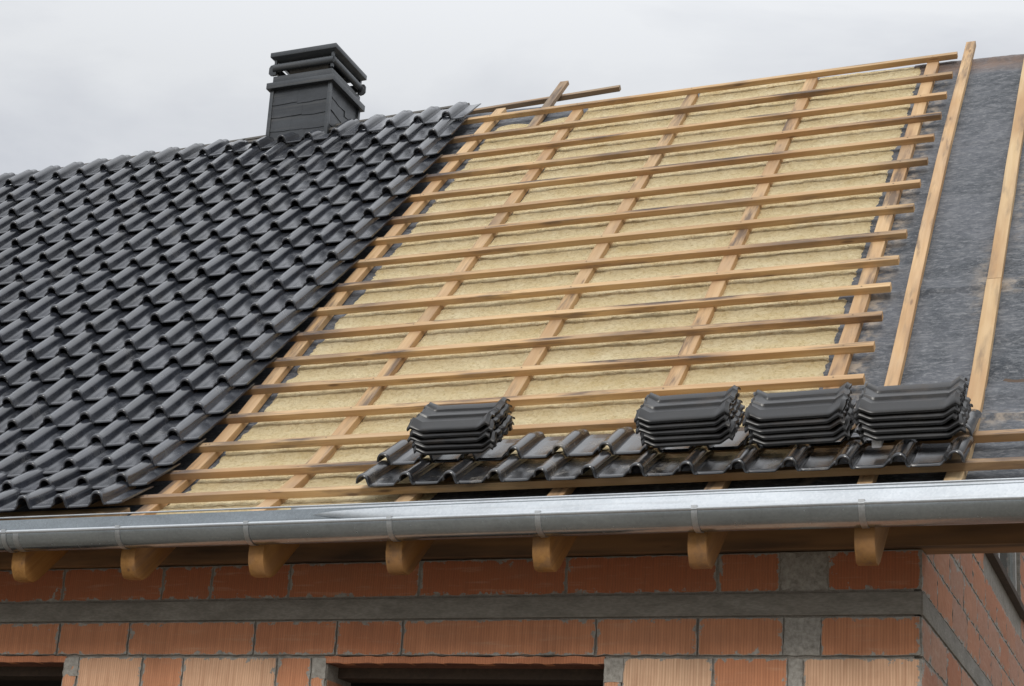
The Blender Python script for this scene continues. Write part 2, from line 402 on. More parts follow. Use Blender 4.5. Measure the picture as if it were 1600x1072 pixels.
for x0, x1, z0, z1 in ((-7, -1.4, -3.25, .083), (-1.4, .096, -.356, .083), (.096, 1.552, -3.25, .083), (1.552, 2.88, -.356, .083), (2.88, CX - .03, -3.25, .083), (1.552, 2.88, -3.25, -1.55)):
    mb.box(x0, x1, .0095, .26, z0, z1)
hpart('wall_core', mb, M_MORT, smooth=False)
mb = MB(); mb.box(1.5495, 1.5535, .018, .255, -.80, -.465); mb.box(1.5495, 1.5532, .016, .255, -1.55, -.81); mb.box(.0925, .0985, .018, .255, -.80, -.465); hpart('window_reveal', mb, M_REVEAL, smooth=False)
mb = MB(); mb.box(-7, CX - .001, -.006, .24, -.187, -.094); hpart('ring_beam', mb, M_CONC, bevel=.004)
for x0, x1 in ((-1.4, .110), (1.540, 2.885)):
    lb = Blocks(); lb.block('x', x0, x1, -.391, -.3605, .22, 0, .006); lb.edge = [1.0] * len(lb.edge)
    lo = lb.build('lintel', house)
    mb = MB(); mb.box(x0, x1, -.002, .12, -.392, -.362); l2 = mb.build('lintel_soffit', M_LINT, None, 0, None, False); l2.parent = lo; l2.location = (0, 0, 0)
    mb = MB(); mb.box(max(x0, -1.4), x1, .12, .25, -.44, -.363); l3 = mb.build('shutter_box', M_DARK, None, 0, None, False); l3.parent = lo; l3.location = (0, 0, 0)
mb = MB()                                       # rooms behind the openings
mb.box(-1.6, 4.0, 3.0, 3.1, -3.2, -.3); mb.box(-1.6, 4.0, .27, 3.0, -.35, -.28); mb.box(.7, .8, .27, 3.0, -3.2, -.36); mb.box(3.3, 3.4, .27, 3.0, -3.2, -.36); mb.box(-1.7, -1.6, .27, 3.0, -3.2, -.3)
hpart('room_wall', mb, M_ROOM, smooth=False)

# gable wall
fb = Blocks()
def grow(z0, z1, ys, tones):
    for i in range(len(ys) - 1):
        if ys[i + 1] <= ys[i] + .02: continue
        fb.block('y', ys[i] + .004, ys[i + 1] - .004, z0, z1, tones[i % len(tones)] + random.uniform(-.08, .08), random.uniform(.12, .42), .004, .022)
zc = .080
k = 0
zz = [(-.082, .080), (-.352, -.196), (-.53, -.366)]
z = -.545
while z > -3.2: zz.append((max(z - .164, -3.25), z)); z -= .176
z = .088
while z < 1.6: zz.append((z, z + .164)); z += .176
for k, (z0, z1) in enumerate(zz):
    y0 = .004; ys = [y0]; st = .22 if k % 2 else .42
    top = (z1 + .30) if z1 > .1 else 0          # stay under the roof slope
    ymin = max(0.004, (z1 - .02) / math.tan(R(TH)) - .12 if z1 > .1 else .004)
    ys = [ymin]; y = ymin + st
    while y < 7.0: ys.append(y); y += .46 + random.uniform(-.03, .03)
    if z1 > .56 and z0 < 1.5:
        grow(z0, z1, [q for q in ys if q < 1.95] + [2.0], [.12, .2, .08, .25]); grow(z0, z1, [3.75] + [q for q in ys if q > 3.8], [.15, .2])
    else: grow(z0, z1, ys, [.12, .22, .08, .28, .16])
fb.build('gable_wall', house)
mb = MB()
Y1 = 7.4; zr = 3.9
mb.prism_x([(.03, -3.25), (2.0, -3.25), (2.0, 2.0), (.03, .07)], CX - .28, CX - .002)
mb.prism_x([(2.0, -3.25), (3.75, -3.25), (3.75, .56), (2.0, .56)], CX - .28, CX - .002)
mb.prism_x([(3.75, -3.25), (Y1, -3.25), (Y1, .1), (3.75, 3.6)], CX - .28, CX - .002)
mb.prism_x([(2.0, 1.55), (3.75, 1.55), (3.75, 3.6), (2.0, 2.0)], CX - .28, CX - .002)
hpart('gable_core', mb, M_MORT, smooth=False)
mb = MB(); mb.box(CX - .02, CX + .007, .0, 7.0, -.187, -.094); hpart('gable_band', mb, M_CONC, bevel=.003)
mb = MB(); mb.box(CX - .2, CX + .04, 1.93, 3.9, .556, .595); wsill = hpart('window_sill', mb, M_DARK, bevel=.004)
win = empty('gable_window', (CX, 2.9, .6)); win.parent = house; win.location = Vector((CX, 2.9, .6)) - HB
WO = Vector((CX, 2.9, .6))
def wpart(name, mb, m_):
    o = mb.build(name, m_, None, 0, WO, False); o.parent = win; o.location = (0, 0, 0); return o
mb = MB(); mb.box(CX - .06, CX - .02, 2.0, 2.06, .6, 1.55); mb.box(CX - .06, CX - .02, 3.69, 3.75, .6, 1.55); mb.box(CX - .06, CX - .02, 2.06, 3.69, .6, .66); mb.box(CX - .06, CX - .02, 2.06, 3.69, 1.49, 1.55); mb.box(CX - .06, CX - .02, 2.84, 2.90, .66, 1.49)
wpart('window_frame', mb, M_FRAME)
mb = MB(); mb.box(CX - .05, CX - .035, 2.06, 3.69, .66, 1.49); wpart('pane', mb, M_GLASS)

# rafters, wall plate and boarding: the timber seen under the eave
def woodify(o, along, nrm=None):
    """store grain coordinates on a mesh: along = unit vector of the grain"""
    me = o.data; al = Vector(along).normalized(); up = Vector(nrm or (0, 0, 1)); b1 = al.cross(up).normalized(); b2 = b1.cross(al)
    a = me.attributes.new('gc', 'FLOAT_VECTOR', 'POINT'); a.data.foreach_set('vector', [c for v in me.vertices for c in (v.co.dot(al), v.co.dot(b1), v.co.dot(b2))])
    if 'outer' not in me.attributes: me.attributes.new('outer', 'FLOAT', 'POINT')
    return o
sl = math.tan(R(41))
for x in (-1.75, -1.1, -.44, .095, .708, 1.380, 2.054, 2.722, 3.378, 4.030, 4.645):
    mb = MB(); poly = [(-.515, -.0), (-.508, -.035), (-.487, -.072), (-.470, -.084), (-.425, -.084), (-.385, -.060), (.35, -.060 + .735 * .93), (.37, .66)]
    tp = [F(0, t, -.112) for t in (1.15, .9, .7, .5, .35, .22)]
    poly += [(q.y, q.z) for q in tp] + [(-.508, .12)]
    mb.prism_x([(y, z) for y, z in poly], x, x + .077)
    woodify(hpart('rafter', mb, W_RAFTER, bevel=.003), (0, .75, .66))
mb = MB(); mb.box(-7, 4.63, -.03, .13, .088, .27); woodify(hpart('wall_plate', mb, W_SHADED, bevel=.004), (1, 0, 0))
# boarding under the membrane, front slope and rear slope
def top_t(x): return interp(x, [-7, -4, .3, .6, 1.0, 1.25, 3.9, 4.3, 5.2], [5.74, 5.90, 6.14, 6.13, 6.09, 5.99, 5.86, 5.82, 5.74])
X_L, X_R = -7.0, 5.02
vs = []; fs = []; xs = [X_L, -4, .3, .6, 1.0, 1.25, 3.9, 4.3, X_R]; ts = [.16, .4, .7, 1.0, 1.3, 1.7, 3.0, 4.5]
for n_ in (-.088, -.11):
    for x in xs:
        tt = ts + [top_t(x) - .02]
        for t in tt: vs.append(F(x, t, n_))
        q = vs[-1]; vs.append(Vector((x, 7.7, q.z - (7.7 - q.y) * 1.06)))
nr = len(ts) + 2; nx = len(xs); H_ = nx * nr
for lay in (0, 1):
    for i in range(nx - 1):
        for j in range(nr - 1):
            a = lay * H_ + i * nr + j; q = (a, a + nr, a + nr + 1, a + 1); fs.append(q if lay == 0 else q[::-1])
for i in range(nx - 1): a = i * nr; fs.append((a, a + H_, a + H_ + nr, a + nr)); a += nr - 1; fs.append((a, a + nr, a + H_ + nr, a + H_))
for j in range(nr - 1):
    a = j; fs.append((a, a + 1, a + 1 + H_, a + H_)); a = (nx - 1) * nr + j; fs.append((a, a + H_, a + H_ + 1, a + 1))
bo = link('roof_boarding', mesh('roof_boarding', vs, fs), M_BOARD, house, -HB)

# ------------------------------------------------------------------ membrane
vs = []; fs = []; brown = []; pale = []
def grid(xs, tsf, nfun, NTT):
    b = len(vs); nx = len(xs)
    for x in xs:
        tt = tsf(x)
        for t in tt:
            n_, br, pl = nfun(x, t); vs.append(F(x, t, n_)); brown.append(br); pale.append(pl)
    for i in range(nx - 1):
        for j in range(NTT - 1):
            a = b + i * NTT + j; fs.append((a, a + NTT, a + NTT + 1, a + 1))
def memb(x, t):
    n_ = -.078; br = pl = 0
    tp = top_t(x)
    n_ += .005 * nz3(x * 3, t * 5, 1) + (.004 * nz3(x * 8, t * 13, 4) + .005 * (.4 - abs(nz3(x * 6 + 2 * t, t * 11, 9))) + .0025 * nz3(x * 22, t * 45, 9)) * (1 if x > 3.6 else .5)
    if x > 3.6:
        # sheet laps: the upper sheet hangs over the lower one
        for tl, amp in ((2.36 + .03 * nz3(x * 3, 0, 7), .017), (1.02 + .02 * nz3(x * 4, 2, 7), .026 if x > 4.33 else .008), (4.35, .006)):
            dl = t - tl
            if dl > 0: n_ += amp * math.exp(-dl / .12)
            if abs(dl) < .10 and x > 4.33: pl = max(pl, .8 * math.exp(-(abs(dl) / .07) ** 2))
        if x > 4.33: n_ += .016 * math.sin(t * 21 + 2 * nz3(x * 3, t, 2)) * max(0, 1 - abs(t - 1.3) / .7)
        # plaster smears beside the last counter batten
        pl = max(pl, .95 * math.exp(-((x - 3.80) / .05) ** 2) * (1 if t < 5.6 else 0))
        pl = max(pl, .7 * math.exp(-((x - 4.31) / .05) ** 2) * math.exp(-((t - 2.45) / .35) ** 2))
        if x > 4.36: pl = max(pl, .6 * math.exp(-((x - 4.43) / .03) ** 2) * math.exp(-((t - 3.6) / .6) ** 2))
        br = max(0, 1 - abs(tp - .12 - t) / .18) * .9
        if t > tp - .1: n_ += .018 * math.sin((t - tp + .1) / .1 * math.pi)
    return n_, br, pl
xs_l = [X_L + i * .25 for i in range(int((.3 - X_L) / .25) + 1)] + [.3]
grid(xs_l, lambda x: [.17 + (top_t(x) - .17) * j / 40 for j in range(41)], memb, 41)
xs_m = [.3 + i * .06 for i in range(56)]
grid(xs_m, lambda x: [.17 + (top_t(x) - .17) * j / 90 for j in range(91)], memb, 91)
xs_r = [xs_m[-1] + i * (X_R - xs_m[-1]) / 80 for i in range(81)]
grid(xs_r, lambda x: [.17 + (top_t(x) - .17) * j / 330 for j in range(331)], memb, 331)
# over the ridge and a short way down the far side
b0 = len(vs); allx = sorted(set(xs_l + xs_m + xs_r))
for x in allx:
    q = F(x, top_t(x), -.078)
    for dy, dz in ((0, 0), (.05, .012), (.12, -.03), (.5, -.43)):
        vs.append(q + Vector((0, dy, dz))); brown.append(.8 if x > 3.6 else 0); pale.append(0)
for i in range(len(allx) - 1):
    for j in range(3):
        a = b0 + i * 4 + j; fs.append((a, a + 4, a + 5, a + 1))
org = F(0, .17, -.078)
me = mesh('roofing_membrane', [v - org for v in vs], fs, True, None, {'brown': ('FLOAT', brown), 'pale': ('FLOAT', pale)})
mo_ = link('roofing_membrane', me, M_MEMB, None, org)
tag(mo_, 'dark grey roofing membrane, bare at the right end of the roof slope', 'roofing membrane')

# ------------------------------------------------------------------ insulation
def phase(t):
    prev = 6.2
    for b_ in BT:
        if t >= b_: return (t - b_) / (prev - b_), prev - b_
        prev = b_
    return (t - .11) / (.425 - .11), .315
bays = [(.68, 1.285, .19, 'between the tiled edge and the next long counter batten'), (1.335, 2.105, .19, 'second bay from the tiled edge'),
        (2.155, 2.925, .62, 'third bay from the tiled edge'), (2.975, 3.672, .72, 'bay beside the dark membrane')]
for bi, (x0, x1, t0, where) in enumerate(bays):
    vs = []; fs = []
    tops = top_t((x0 + x1) / 2)
    nx = int((x1 - x0) / .0135); nT = int((tops - t0) / .0115)
    for i in range(nx + 1):
        fx = i / nx
        for j in range(nT + 1):
            t = t0 + ((top_t(x0 + (x1 - x0) * fx) - .02 if bi else 5.74 + .03 * math.sin(fx * 9)) - t0) * j / nT
            xa = x0 + (.06 * max(0, nz3(t * 5, 3.3, 0)) + .02 * nz3(t * 22, 9, 0) if bi == 0 else 0); xb = x1 + (.008 * nz3(t * 5, 8, 1) + .010 * nz3(t * 31, 2, 1) - .012 if bi == 3 else 0)
            x = xa + (xb - xa) * fx
            p, gap = phase(t)
            e = min(fx, 1 - fx) * (x1 - x0)
            roundoff = min(1, e / .022) ** .5
            c = .70 + .07 * nz3(x * 2.2, t * 1.3, bi)
            bul = .010 * max(0, math.sin(math.pi * min(1, max(0, p)))) ** .7
            crease = -.012 * math.exp(-((p - c) / .13) ** 2) * (.85 + .5 * nz3(x * 3.1, t * 2.9, 5 + bi))
            lip = .004 * math.exp(-((p - c - .2) / .06) ** 2)
            n_ = -.072 + (bul + crease + lip) * roundoff + (roundoff - 1) * .006
            n_ += .007 * nz3(x * 7, t * 13, bi) + .0058 * nz3(x * 24, t * 34, bi) + .0036 * nz3(x * 70, t * 85, 2)
            if j in (0, nT): n_ -= .01
            vs.append(F(x, t, max(-.0725, min(n_, -.041)) if 0 < i < nx else n_))
    for i in range(nx):
        for j in range(nT):
            a = i * (nT + 1) + j; fs.append((a, a + nT + 1, a + nT + 2, a + 1))
    org = F((x0 + x1) / 2, t0, -.078)
    o = link('insulation_mat', mesh('insulation_mat', [v - org for v in vs], fs, True), M_WOOL, None, org)
    tag(o, 'yellow mineral wool mat, ' + where, 'insulation', 'insulation mats between the counter battens')

# ------------------------------------------------------------------ timber on the slope
def sweep(name, path, w, h, m_, outer=True, taper_end=.0):
    """path: list of (x, t, n_top): a bar of width w in X following the slope, its top at n_top"""
    vs = []; we = []; gc = []; ou = []; org = F(path[0][0] + w / 2, path[0][1], path[0][2] - h); L_ = 0; c = .0018
    sec = [(c, 0, 1), (w - c, 0, 1), (w, -c, .3), (w, -h, 0), (0, -h, 0), (0, -c, .3)]
    sd_ = random.uniform(0, 50)
    for k, (x, t, n_) in enumerate(path):
        if k: L_ += abs(t - path[k - 1][1])
        wob = .0025 * nz3(L_ * 1.5, sd_, 0)
        for u, dn, o_ in sec:
            vs.append(F(x + u + wob, t, n_ + dn) - org); gc.append((L_, u, dn)); ou.append(o_); we.append(min(1, max(0, 2.0 * nz3(L_ * 1.3, sd_, 7) - .55)) * (.4 + .6 * o_))
    n = len(sec); fs = [tuple(range(n)), tuple(range(len(vs) - n, len(vs)))[::-1]]
    for k in range(len(path) - 1):
        for i in range(n):
            a = k * n + i; b_ = k * n + (i + 1) % n; fs.append((a, a + n, b_ + n, b_))
    me = mesh(name, vs, fs, True, 30, {'gc': ('FLOAT_VECTOR', gc), 'outer': ('FLOAT', ou), 'wet': ('FLOAT', we)})
    return link(name, me, m_, None, org)
def bar(name, x0, t0, x1, t1, n0, n1, wd, h, m_, nails=()):
    """bar along X from (x0,t0) to (x1,t1); wd across the slope, its lower edge wd below t; top at n0..n1"""
    org = F(x0, t0 - wd / 2, n0 - h); vs = []; gc = []; ou = []; we = []; c = .0018; K = max(6, int((x1 - x0) / .08)); sd_ = random.uniform(0, 90)
    sec = [(0 - c, 0, 1), (-wd + c, 0, 1), (-wd, -c, .25), (-wd, -h, 0), (0, -h, 0), (0, -c, .25)]
    for k in range(K + 1):
        f = k / K; x = x0 + (x1 - x0) * f; wob = .0035 * nz3(x * .9, sd_, 0) + .0015 * nz3(x * 4, sd_, 3)
        for dt, dn, o_ in sec:
            vs.append(F(x, t0 + (t1 - t0) * f + dt + wob, n0 + (n1 - n0) * f + dn) - org); gc.append((x, dt, dn)); ou.append(o_); we.append(min(1, max(0, 1.0 * math.exp(-max(0, x - x0 - .7) / .30) * (.55 + 1.3 * nz3(sd_, x * 2.5, 1)) + max(0, 2.6 * nz3(x * .9, sd_, 7) - .35))) * (.5 + .5 * o_))
    n = len(sec); fs = [tuple(range(n))[::-1], tuple(range(len(vs) - n, len(vs)))]
    for k in range(K):
        for i in range(n):
            a = k * n + i; b_ = k * n + (i + 1) % n; fs.append((a, b_, b_ + n, a + n))
    for nx_ in nails:                          # nail heads over the counter battens
        if not x0 < nx_ < x1: continue
        b0_ = len(vs); f = (nx_ - x0) / (x1 - x0); tt = t0 + (t1 - t0) * f - wd * random.uniform(.4, .6)
        for q in range(6):
            a_ = q * math.pi / 3; vs.append(F(nx_ + .0045 * math.cos(a_), tt + .0045 * math.sin(a_), n0 + .0015) - org); gc.append((nx_, 0, 0)); ou.append(1); we.append(1)
        fs.append(tuple(range(b0_, b0_ + 6)))
    me = mesh(name, vs, fs, True, 30, {'gc': ('FLOAT_VECTOR', gc), 'outer': ('FLOAT', ou), 'wet': ('FLOAT', we)})
    return link(name, me, m_, None, org)
NB = len(BT)
for i, t in enumerate(BT):
    xe = 3.893 - .0012 * i + random.uniform(-.004, .004)
    if i == 14: xe = 3.86
    if i >= 15: xe = X_R - .08
    xs0 = .10 + random.uniform(-.05, .05)
    o = bar('roof_batten', xs0, t + random.uniform(-.003, .003), xe, t + random.uniform(-.004, .004), 0, 0, .046, .035, W_BATTEN, (.612, .632, 1.300, 2.13, 2.945, 3.738))
    if i == 0: lab = 'topmost of the parallel roof battens, running just below the ridge'
    elif i == NB - 1: lab = 'lowest roof batten, running behind the gutter under the eave tiles'
    elif i == NB - 2: lab = 'second lowest roof batten, reaching under the stacks to the right edge'
    elif i == NB - 3: lab = 'third lowest roof batten, passing right behind the tile stacks'
    elif i == 13: lab = 'roof batten with a darkened right end just above the tile stacks'
    else: lab = f'wooden roof batten over the insulation, {ORD[i]} down from the ridge'
    tag(o, lab, 'roof batten', 'parallel roof battens')
o = bar('eave_batten', -5.0, .285, .60, .285, -.014, -.014, .09, .03, W_COUNTER); tag(o, 'eave batten under the lowest course of laid tiles, beside the gutter', 'roof batten')
def tl(a, b_, k=24): return [a + (b_ - a) * i / k for i in range(k + 1)]
CT = -.0355
def cb(pts, w_, m_, lab, name='counter_batten', h=.036, cat='counter batten', grp='counter battens running up the slope', n0=CT):
    path = []
    for (xa, ta), (xb, tb) in zip(pts, pts[1:]):
        k = max(2, int(abs(tb - ta) / .1))
        path += [(xa + (xb - xa) * i / k, ta + (tb - ta) * i / k, n0) for i in range(k if (xb, tb) != pts[-1] else k + 1)]
    o = sweep(name, path, w_, h, m_); tag(o, lab, cat, grp); return o
cb([(.635, .20), (.60, .6), (.585, 1.2), (.545, 3), (.565, 5), (.59, 6.06)], .078, W_COUNTER, 'counter batten running beside the right edge of the tiled field')
cb([(1.285, .19), (1.272, .8), (1.270, 3), (1.262, 5.80)], .074, W_COUNTER, 'counter batten reaching the gutter left of the row of eave tiles')
cb([(2.094, .60), (2.094, 5.80)], .074, W_COUNTER, 'counter batten whose lower end meets the lone stack of tiles')
cb([(2.913, .72), (2.913, 5.80)], .074, W_COUNTER, 'counter batten running down toward the left stack of the three')
cb([(3.685, .8), (3.70, 2), (3.70, 5.80)], .074, W_COUNTER, 'counter batten crossing under the right ends of the short battens')
cb([(4.005, .2), (3.965, 1.3), (3.925, 4), (3.918, 6.11)], .060, W_COUNTER, 'long bare counter batten sticking up above the ridge on the membrane')
cb([(4.332, .19), (4.333, 1.0), (4.325, 2.38)], .068, W_FRESH, 'lower length of the pale counter batten at the right end')
cb([(4.327, 2.384), (4.315, 4), (4.305, 5.84)], .066, W_FRESH, 'upper length of the pale counter batten at the right end')
for x, lab in ((1.985, 'short stub between gutter and lowest batten below the lone stack'), (2.70, 'pale short stub above the gutter below the bare middle eave tiles'), (3.385, 'reddish short stub above the gutter between left and middle stacks')):
    cb([(x, .19), (x - .01, .56)], .074, W_COUNTER, lab, 'batten_stub', cat='batten stub', grp='short batten stubs above the gutter', n0=CT - .002)
cb([(.985, 5.56), (.965, 6.50)], .066, W_OLD, 'weathered short board poking up past the ridge over the loose batten', 'short_board', h=.03, cat='board', grp=None, n0=CT)
o = bar('loose_batten', .17, 6.245, 1.47, 6.335, -.075, -.070, .045, .036, W_OLD); tag(o, 'weathered loose batten overhanging free along the open ridge', 'batten')
o = bar('roof_batten', -5.2, 5.79, .40, 6.10, .004, .004, .05, .04, W_GREY); tag(o, 'hooked batten just under the heads of the top course of laid tiles', 'roof batten')
o = bar('ridge_batten', -5.2, 5.905, .33, 6.225, -.012, -.012, .045, .036, W_GREY); tag(o, 'grey ridge batten showing behind the heads of the top tiles', 'batten')

# ------------------------------------------------------------------ roof tiles
def roof_tile_mesh(name, L_, pitch_w, second_roll=False, seed=0, eave=False, cut=False):
    r, hgt = (.032, .047) if eave else (.035, .053)
    def roll(c, lo):
        q = []
        for k in range(0, 15):
            an = math.pi * (1 - k / 14); q.append((c + r * math.cos(an), hgt - r + r * math.sin(an)))
        return [(c - r - .001, lo)] + q + [(c + r + .002, .006)]
    prof = roll(0, .014)
    prof += [(r + .0045, -.002), (r + .009, -.002), (r + .012, .0015), (r + .016, .002), (r + .020, .000), (.09, -.0006), (.125, -.0006), (.1530, .0002), (.1565, .0012), (.168, .0125), (.180, .022), (.1835, .0235)]
    if cut: prof = [q for q in prof if q[0] < .12] + [(.118, .0005), (.130, .003), (.136, .0035)]
    elif not second_roll: prof.append((.188, .0235))
    else: prof += roll(pitch_w, .0235)
    sc_ = pitch_w / .219
    prof = [(u * (sc_ if not second_roll else 1), w_) for u, w_ in prof]
    np_ = len(prof); th = .010
    # normals of the profile for the underside
    under = []
    for i, (u, w_) in enumerate(prof):
        a = prof[max(0, i - 1)]; b_ = prof[min(np_ - 1, i + 1)]; d = Vector((b_[0] - a[0], b_[1] - a[1])).normalized(); under.append((u + d.y * th, w_ - d.x * th))
    fl = .04 if eave else .13
    rows = [(0.0, -.007, 1 + fl * .4), (.003, -.002, 1 + fl * .8), (.009, .0008, 1 + fl), (.022, .0008, 1 + fl), (.036, 0, 1 + fl * .4), (.12, 0, 1.01), (.22, 0, .98), (.27 if L_ > .4 else .25, 0, .96), (L_ - .085, 0, .92), (L_ - .070, -.001, .70), (L_ - .02, -.002, .64), (L_, -.004, .62)]
    vs = []; fs = []
    for v, dz, k in rows:
        for u, w_ in prof:
            ww = w_ * (k if w_ > .003 else 1) + dz + .0008 * nz3(u * 30, v * 12, seed); vs.append((u + .0006 * nz3(u * 20, v * 9, seed + 5), v + (.0015 * nz3(u * 40, seed, 2) if v < .01 else 0), ww))
    nr_ = len(rows)
    for v, dz, k in rows:
        for u, w_ in under: vs.append((u, v, w_ * (k if w_ > .003 else 1) + (0 if v > 0 else .003)))
    H_ = nr_ * np_
    for j in range(nr_ - 1):
        for i in range(np_ - 1):
            a = j * np_ + i; fs.append((a, a + 1, a + np_ + 1, a + np_)); fs.append((H_ + a, H_ + a + np_, H_ + a + np_ + 1, H_ + a + 1))
    for i in range(np_ - 1):
        fs.append((i, H_ + i, H_ + i + 1, i + 1)); a = (nr_ - 1) * np_ + i; fs.append((a, a + 1, H_ + a + 1, H_ + a))
    for j in range(nr_ - 1):
        a = j * np_; fs.append((a, a + np_, H_ + a + np_, H_ + a)); a += np_ - 1; fs.append((a, H_ + a, H_ + a + np_, a + np_))
    return mesh(name, vs, fs, True, 48)
TL = .44
T_MESH = [roof_tile_mesh('roof_tile', TL, .2215, seed=s_ * 7) for s_ in range(3)]
EDGE_MESH = roof_tile_mesh('roof_tile', TL, .2215, seed=23, cut=True)
for me in T_MESH + [EDGE_MESH]: me.materials.append(M_TILE)
NOSE = [5.735, 5.365, 5.0, 4.645, 4.29, 3.93, 3.6, 3.268, 2.925, 2.60, 2.283, 1.965, 1.650, 1.338, 1.03, .728, .443, .165]
def x0_(t): return interp(t, [.165, .443, .73, .98, 1.35, 2, 3.2, 4.4, 5, 5.74], [.527, .495, .478, .470, .457, .455, .448, .425, .40, .352]) - .022
def pw(t): return interp(t, [.165, .45, .75, 1.35, 1.9, 3, 5.7], [.206, .218, .228, .231, .230, .2245, .2215])
CAMP = m.translation
def to_px(p):
    d = p - CAMP; z = d.dot(FW); return 637.946 + 2763.4667 * d.dot(RX) / z, 726.667 - 2763.4667 * d.dot(UP) / z
CH_X0, CH_X1, CH_Y0, CH_Y1 = -1.268, -.748, 3.605, 4.10
n_t = 0
for j, tn in enumerate(NOSE):
    for k in range(0, 24):
        x = x0_(tn) - k * pw(tn); t0 = tn + .053 * (x - .40)
        px = to_px(F(x + .19, t0 + .1, .03))
        if px[0] < -45: break
        sy = 1.0
        if j == 0:
            sy = .86
            if CH_X0 - .19 < x < CH_X1 + .03: sy = (5.90 - t0) / TL
        else: sy = (NOSE[j - 1] - tn + .078) / TL
        odd = random.random() < .06
        jt = .016 if odd else .004
        t0 += random.uniform(-jt, jt); L_ = TL * sy
        me = EDGE_MESH if k == 0 else random.choice(T_MESH)
        o = bpy.data.objects.new('roof_tile', me); COL.objects.link(o)
        dx = (x0_(tn + .3) - x0_(tn)) / .3 * L_
        a = F(x + random.uniform(-.002, .002), t0, .041 + random.uniform(0, .008) + (.006 if odd else 0)); b_ = F(x + dx, t0 + L_, .008 + random.uniform(-.002, .004))
        place(o, a, b_, random.uniform(-.009, .009) * (2 if odd else 1)); o.matrix_world = o.matrix_world @ Matrix.Rotation(random.uniform(-.012, .012), 4, 'Y'); o.scale = (pw(tn) / .2215, sy, 1)
        row_ = 'top course' if j == 0 else ('eave course' if j == len(NOSE) - 1 else f'{ORD[j]} course from the ridge')
        tag(o, f'laid dark grey tile, {row_}, {ORD[k]} tile from the bare battens', 'roof tile', 'laid roof tiles left of the bare battens')
        n_t += 1
print('laid tiles', n_t)
# the two short courses laid along the eave on the right
EP = .2134
E1m = roof_tile_mesh('roof_tile', .34, EP, seed=31, eave=True); E1v = roof_tile_mesh('roof_tile', .34, EP, True, seed=35, eave=True)
for me in (E1m, E1v): me.materials.append(M_EAVE)
for rowi, (t0, name_) in enumerate(((.318, 'lower'), (.562, 'upper'))):
    for k in range(12):
        x = 1.825 + .004 * rowi + k * EP
        me = E1v if k == 11 else E1m
        o = bpy.data.objects.new('roof_tile', me); COL.objects.link(o)
        tt = t0 - .004 * k * (1 if rowi == 0 else .4) + random.uniform(-.004, .004)
        n0 = .034 + .002 * random.random() + (.018 if rowi else 0)
        place(o, F(x, tt, n0), F(x, tt + .34, .010 + (.004 if rowi else 0)), random.uniform(-.008, .008))
        pos = 'leftmost' if k == 0 else ('rightmost, double-rolled' if k == 11 else f'{ORD[k]} from its left end')
        tag(o, f'black eave tile on the right, {name_} of the two rows, {pos}', 'roof tile', 'tiles laid in two rows along the eave')

# ------------------------------------------------------------------ stacked tiles
def stack_tile_mesh(seed):
    LX, WV = .195, .135; vs = []; fs = []
    us = [-.195, -.190, -.180, -.168, -.155, -.146, -.138, -.126, -.07, 0, .07, .126, .138, .146, .155, .168, .180, .190, .195]
    vv = [-.137, -.135, -.130, -.120, -.095, -.082, -.076, -.060, -.035, -.018, -.010, .0, .008, .018, .045, .075, .082, .095, .118, .130, .137]
    def wv(v): return interp(v, [-.137, -.133, -.125, -.082, -.076, -.06, -.02, -.010, 0, .010, .02, .075, .085, .12, .137], [-.006, -.001, .001, .016, .006, .004, .004, .016, .018, .016, .004, .004, .014, .018, .008])
    def end(u, v):
        a = (abs(u) - .135) / .055
        if a <= 0: return 0
        a = min(1, a); s_ = a * a * (3 - 2 * a)
        lobe = .55 + .45 * abs(math.sin((v + .145) / .29 * math.pi * 2)) ** .6
        drop = -.012 * max(0, (a - .8) / .2) ** 2
        return s_ * .036 * lobe * (1.0 if u > 0 else .85) + drop
    def edge_u(u, v):
        return u + math.copysign(.010 * math.sin((v + .14) * 45 + seed) * max(0, (abs(u) - .15) / .045), u) if abs(u) > .15 else u
    nu, nv = len(us), len(vv)
    for lay in (0, 1):
        for u in us:
            for v in vv:
                w_ = wv(v) * (1 if abs(u) < .14 else .8) + end(u, v) + .0012 * nz3(u * 9, v * 22, seed)
                vs.append((edge_u(u, v), v + .003 * nz3(u * 8, seed, 1), w_ - (.009 if lay else 0)))
    H_ = nu * nv
    for i in range(nu - 1):
        for j in range(nv - 1):
            a = i * nv + j; fs.append((a, a + nv, a + nv + 1, a + 1)); fs.append((H_ + a, H_ + a + 1, H_ + a + nv + 1, H_ + a + nv))
    for i in range(nu - 1):
        a = i * nv; fs.append((a, H_ + a, H_ + a + nv, a + nv)); a += nv - 1; fs.append((a, a + nv, H_ + a + nv, H_ + a))
    for j in range(nv - 1):
        a = j; fs.append((a, a + 1, H_ + a + 1, H_ + a)); a += (nu - 1) * nv; fs.append((a, H_ + a, H_ + a + 1, a + 1))
    mb = MB(); mb.v = [Vector(v) for v in vs]; mb.f = fs
    rr = random.Random(seed)
    for u0 in (-.186, .172):                     # hanging lugs and interlock ribs at the ends
        for v0 in (-.10, -.03, .05, .105):
            q = rr.uniform(0, .012); mb.box(u0 - .004 + q * .3, u0 + .018, v0, v0 + .022, .0 + end(u0, v0) - .030, end(u0, v0) - .004)
    me = mesh('stacked_tile', mb.v, mb.f, True, 24); me.materials.append(M_STACK); return me
S_MESH = [stack_tile_mesh(3 + 4 * i) for i in range(3)]
stacks = [(2.190, .662, 5, 'lone stack at the left'), (3.268, .615, 5, 'left stack of the three side by side'), (3.745, .565, 5, 'middle stack of the three side by side'), (4.190, .562, 5, 'right stack of the three side by side')]
PL = ['bottom', 'second lowest', 'middle', 'second highest', 'topmost']
